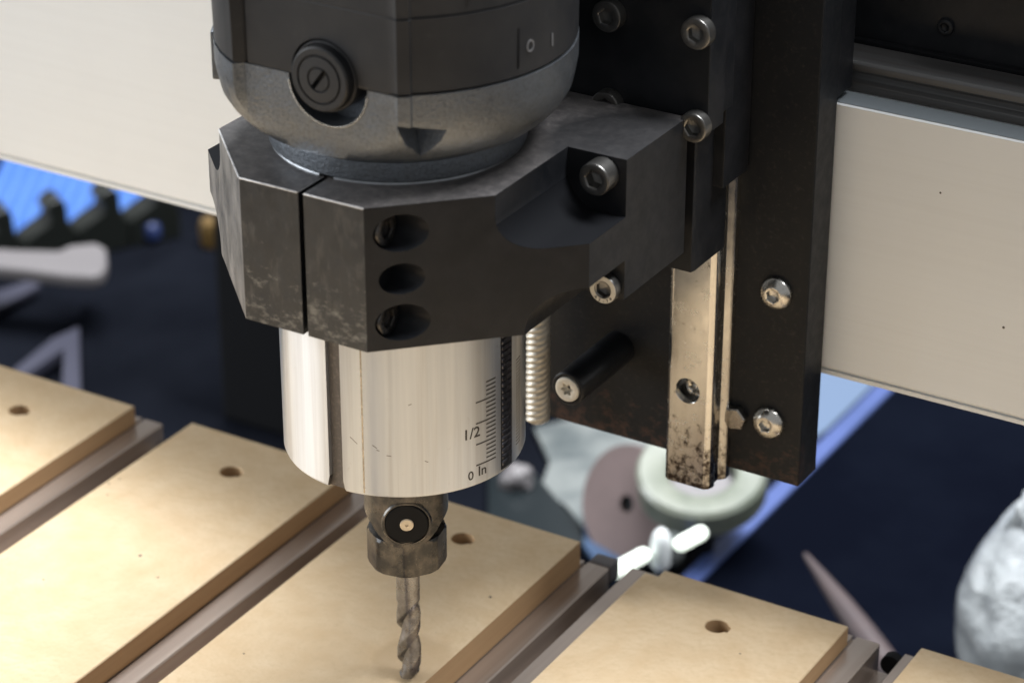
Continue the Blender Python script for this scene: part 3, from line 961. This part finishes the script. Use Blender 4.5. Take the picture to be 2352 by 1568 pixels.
# cable carrier: hooked black links in a row in front of the sheet
cc = empty('cable_carrier', (*gp(200, 540), FZ), 'row of hooked black links lying against the blue sheet', 'cable chain')
A0 = Vector((*gp(-190, 668), FZ))
A1 = Vector((*gp(420, 545), FZ))
du = (A1 - A0).normalized()
dn = Vector((-du.y, du.x, 0))
L = (A1 - A0).length
nl = 5
pitch = L / nl
for i in range(nl):
    prof = [(0, 0), (pitch * 0.98, 0), (pitch * 0.98, 16), (pitch * 0.86, 22), (pitch * 0.84, 33), (pitch * 0.70, 37), (pitch * 0.52, 34), (pitch * 0.44, 30), (pitch * 0.56, 28), (pitch * 0.50, 23), (pitch * 0.22, 19), (0, 15)]
    lk = prism(prof, 0, 16, 1)
    for v in lk.verts:
        p = A0 + du * (i * pitch + v.co.x) + dn * v.co.y
        v.co = Vector((p.x, p.y, FZ + v.co.z))
    put('link', soften(lk, 0.8, 40, 1), 'olive', cc, smooth=35)


def slab(name, pts, z, th, m, label, cat, bev=1.0, seg=2):
    q = [gp(x, y, z + th) for x, y in pts]
    c = (sum(p[0] for p in q) / len(q), sum(p[1] for p in q) / len(q), z)
    bm_ = prism(q, z, z + th, 2)
    if bev:
        bm_ = soften(bm_, bev, 30, seg)
    return tag(put(name, bm_, m, None, c, smooth=40), label, cat)


slab('white_paddle', [(-150, 560), (40, 572), (135, 574), (160, 562), (222, 556), (244, 568), (247, 600), (240, 622), (215, 632), (150, 628), (60, 616), (-150, 596)], FZ + 30, 8, 'white_plastic', 'white plastic paddle with a broad rounded end, left of the clamp', 'paddle', 2.5, 3)
slab('blue_rule', [(-60, 700), (-10, 668), (70, 640), (95, 652), (60, 672), (-40, 725)], FZ + 4, 4, 'lilac', 'short blue grey strip slanting in from the left edge', 'strip')
slab('grey_bracket', [(20, 855), (120, 775), (182, 748), (186, 905), (140, 905), (146, 800), (55, 862)], FZ + 6, 6, 'lilac', 'bent grey metal bracket above the leftmost slat', 'bracket')
slab('dark_case', [(186, 700), (440, 560), (640, 470), (900, 560), (900, 1100), (430, 1060), (190, 940)], FZ + 0.2, 3.0, 'floor', 'flat dark slate case lying behind the left slats', 'case')
kb = at(348, 518, 2, FZ + 10)
tag(put('blue_dome', moved(lathe([(5, 0), (5, 5), (4.2, 7), (2.5, 8), (0.1, 8.4)], 32), (kb.x, kb.y, FZ + 4)), 'blue_knob', None, (kb.x, kb.y, FZ), smooth=40), 'small round blue dome under the beam beside the black links', 'blue cap')
kb = at(478, 518, 2, FZ + 14)
tag(put('amber_cap', moved(lathe([(6.5, 0), (7.5, 10), (6, 14), (0.1, 15)], 32), (kb.x + 3, kb.y, FZ + 4)), 'amber', None, (kb.x, kb.y, FZ), smooth=40), 'small amber cap half hidden behind the clamp at the left', 'cap')
# near-black cabinet standing behind the clamp
kc = at(440, 1010, 2, FZ + 3.4)
tag(put('black_cabinet', box(kc.x, kc.x + 98, kc.y + 25, kc.y + 160, FZ + 3.6, FZ + 175, 2), 'dark_thing', None, (kc.x + 60, kc.y + 60, FZ)), 'near black cabinet standing behind the clamp and barrel', 'cabinet')

# clutter right of the barrel
slab('white_sheet', [(1225, 980), (1400, 940), (1640, 930), (1640, 1200), (1560, 1290), (1440, 1290), (1360, 1235), (1300, 1160), (1240, 1120), (1262, 1060)], FZ + 0.3, 3, 'sheet', 'pale crumpled film behind the pink brown disc', 'plastic film', 0.8)
slab('pale_blue_sheet', [(1760, 930), (1830, 700), (2040, 700), (2040, 850), (1900, 985), (1790, 1060)], FZ + 0.2, 1.6, 'pale_blue', 'pale blue film beside the blue strip', 'plastic film', 0.4)
slab('teal_scrap', [(1120, 1050), (1230, 1085), (1285, 1150), (1330, 1200), (1345, 1250), (1120, 1200)], FZ + 0.2, 5, 'teal', 'dark teal scrap beside the barrel foot', 'scrap')
slab('denim_scrap', [(1345, 1130), (1400, 1160), (1470, 1270), (1400, 1330), (1340, 1250)], FZ + 3.6, 3, 'denim', 'dark blue scrap poking out left of the disc', 'scrap')


def lump(name, c, r, m, label, cat, sq=(1, 1, 1), amp=0.25, sc=0.06, sub=4):
    b_ = bmesh.new()
    bmesh.ops.create_icosphere(b_, subdivisions=sub, radius=1)
    for v in b_.verts:
        n_ = v.co.normalized()
        q = Vector(c) * 0.01 + n_ * (r * sc)
        k = 1 + amp * (noise.noise(q) + 0.5 * abs(noise.noise(q * 2.3)) - 0.45 * abs(noise.noise(q * 4.1)))
        v.co = Vector((n_.x * sq[0] * r * k, n_.y * sq[1] * r * k, n_.z * sq[2] * r * k)) + Vector(c)
    return tag(put(name, b_, m, None, (c[0], c[1], c[2] - r * sq[2]), smooth=80), label, cat)


p = at(1190, 1075, 2, FZ + 14)
lump('crumpled_wrapper', (p.x, p.y, FZ + 9), 7, 'white_plastic', 'small crumpled white wrapper at the lower right rim of the barrel', 'wrapper', (1.2, 1, 1), 0.5, 0.12)
p = at(1446, 1156, 2, FZ + 27)
dc = Vector((p.x, p.y, FZ + 27))
nrm = (CAM - dc).normalized() - CR * 0.9
ds = lathe([(3.8, 0), (25.5, 0), (25.5, 2), (3.8, 2)], 72, False, False)
ds.faces.ensure_lookup_table()
dsc = tag(put('sanding_disc', moved(ds, dc, nrm), 'disc', None, dc, smooth=30), 'pink brown round disc leaning behind the cream roll', 'disc')
put('backing_pad', moved(lathe([(21, -1.6), (21, -0.3)], 48), dc, nrm), 'dark_thing', dsc)  # black disc added so the centre hole reads dark
p = at(1612, 1100, 2, FZ + 46)
rc = Vector((p.x, p.y, FZ + 46))
n2 = Vector((0.10, -0.28, 1.0)).normalized()
roll = lathe([(14.5, -7), (26, -7), (27.7, -5.5), (27.7, 5.0), (26, 7), (17, 7), (14.5, 5.0)], 72, False, False)
bmesh.ops.bridge_loops(roll, edges=[e for e in roll.edges if len(e.link_faces) == 1])
rr_ = empty('tape_roll', rc, 'glossy cream coloured roll hanging under the steel rail end', 'roll')
put('roll_body', moved(roll, rc, n2), 'cream', rr_, smooth=40)
put('roll_core', moved(lathe([(3, -6), (14.3, -6), (14.3, -3), (3, -3)], 48, False, False), rc, n2), 'white_plastic', rr_, smooth=40)
tag(put('roll_stand', moved(lathe([(9, 0), (7, 2), (5, rc.z - 8.5 - FZ)], 32), (rc.x, rc.y, FZ + 0.3)), 'dark_thing', None, (rc.x, rc.y, FZ), smooth=40), 'short black post under the cream roll', 'post')


def tube_between(name, a, b_, r, m, label, cat, group=None):
    a, b_ = Vector(a), Vector(b_)
    h = (b_ - a).length
    prof = [(0.05, 0), (r * 0.5, r * 0.13), (r * 0.87, r * 0.5), (r, r), (r, h - r), (r * 0.87, h - r * 0.5), (r * 0.5, h - r * 0.13), (0.05, h)]
    return tag(put(name, moved(lathe(prof, 32), a, b_ - a), m, None, a, smooth=60), label, cat, group)


LZ = FZ + 48
pj = at(1518, 1262, 2, LZ)
glints = empty('bench_lamp', (pj.x, pj.y, FZ), 'bench lamp of two glowing white tubes joined by a shiny white socket', 'lamp')  # bars made to glow for bright highlights; stem added to hold them


def tube_part(name, a, b_, r, m):
    a, b_ = Vector(a), Vector(b_)
    h = (b_ - a).length
    prof = [(0.05, 0), (r * 0.5, r * 0.13), (r * 0.87, r * 0.5), (r, r), (r, h - r), (r * 0.87, h - r * 0.5), (r * 0.5, h - r * 0.13), (0.05, h)]
    put(name, moved(lathe(prof, 32), a, b_ - a), m, glints, smooth=60)


tube_part('lamp_tube', at(1402, 1316, 2, LZ), at(1488, 1268, 2, LZ), 2.9, 'lamp_tube')
tube_part('lamp_tube', at(1553, 1254, 2, LZ), at(1620, 1218, 2, LZ), 2.9, 'lamp_tube')
put('socket', moved(lathe([(2.5, -9), (4.2, -6), (4.4, 4), (3.0, 8), (1.5, 9.5), (0.1, 9.8)], 32), (pj.x, pj.y, LZ)), 'chrome', glints, smooth=40)
put('lamp_stem', lathe([(9, FZ + 0.1), (9, FZ + 2), (1.8, FZ + 3), (1.8, LZ - 8.5)], 24), 'dark_thing', glints, smooth=40)
bpy.data.objects['lamp_stem'].data.transform(Matrix.Translation(Vector((pj.x, pj.y, 0)) * S))
# pointed stick
a, b_ = at(2050, 1545, 2, FZ + 30), at(1846, 1268, 2, FZ + 40)
h = (b_ - a).length
tag(put('pointed_stick', moved(lathe([(3.5, -12), (5.6, 0), (5.4, h * 0.3), (4.4, h * 0.55), (2.6, h * 0.8), (1.2, h * 0.97), (0.1, h)], 32), a, b_ - a), 'stick', None, a, smooth=40), 'tapering brown stick pointing up from the gap by the last slat', 'stick')
p = at(2440, 1492, 2, FZ + 42)
lump('plastic_bag', (p.x, p.y, FZ + 54), 46, 'bag', 'crumpled white plastic bag at the lower right edge', 'bag', (0.9, 0.9, 1.1), 0.13, 0.020, 5)
p = at(2376, 1250, 2, FZ + 90)
lump('bag_knot', (p.x, p.y, FZ + 96), 12, 'bag', 'twisted neck of the white bag', 'bag knot', (0.8, 0.8, 1.3), 0.4, 0.12, 4)
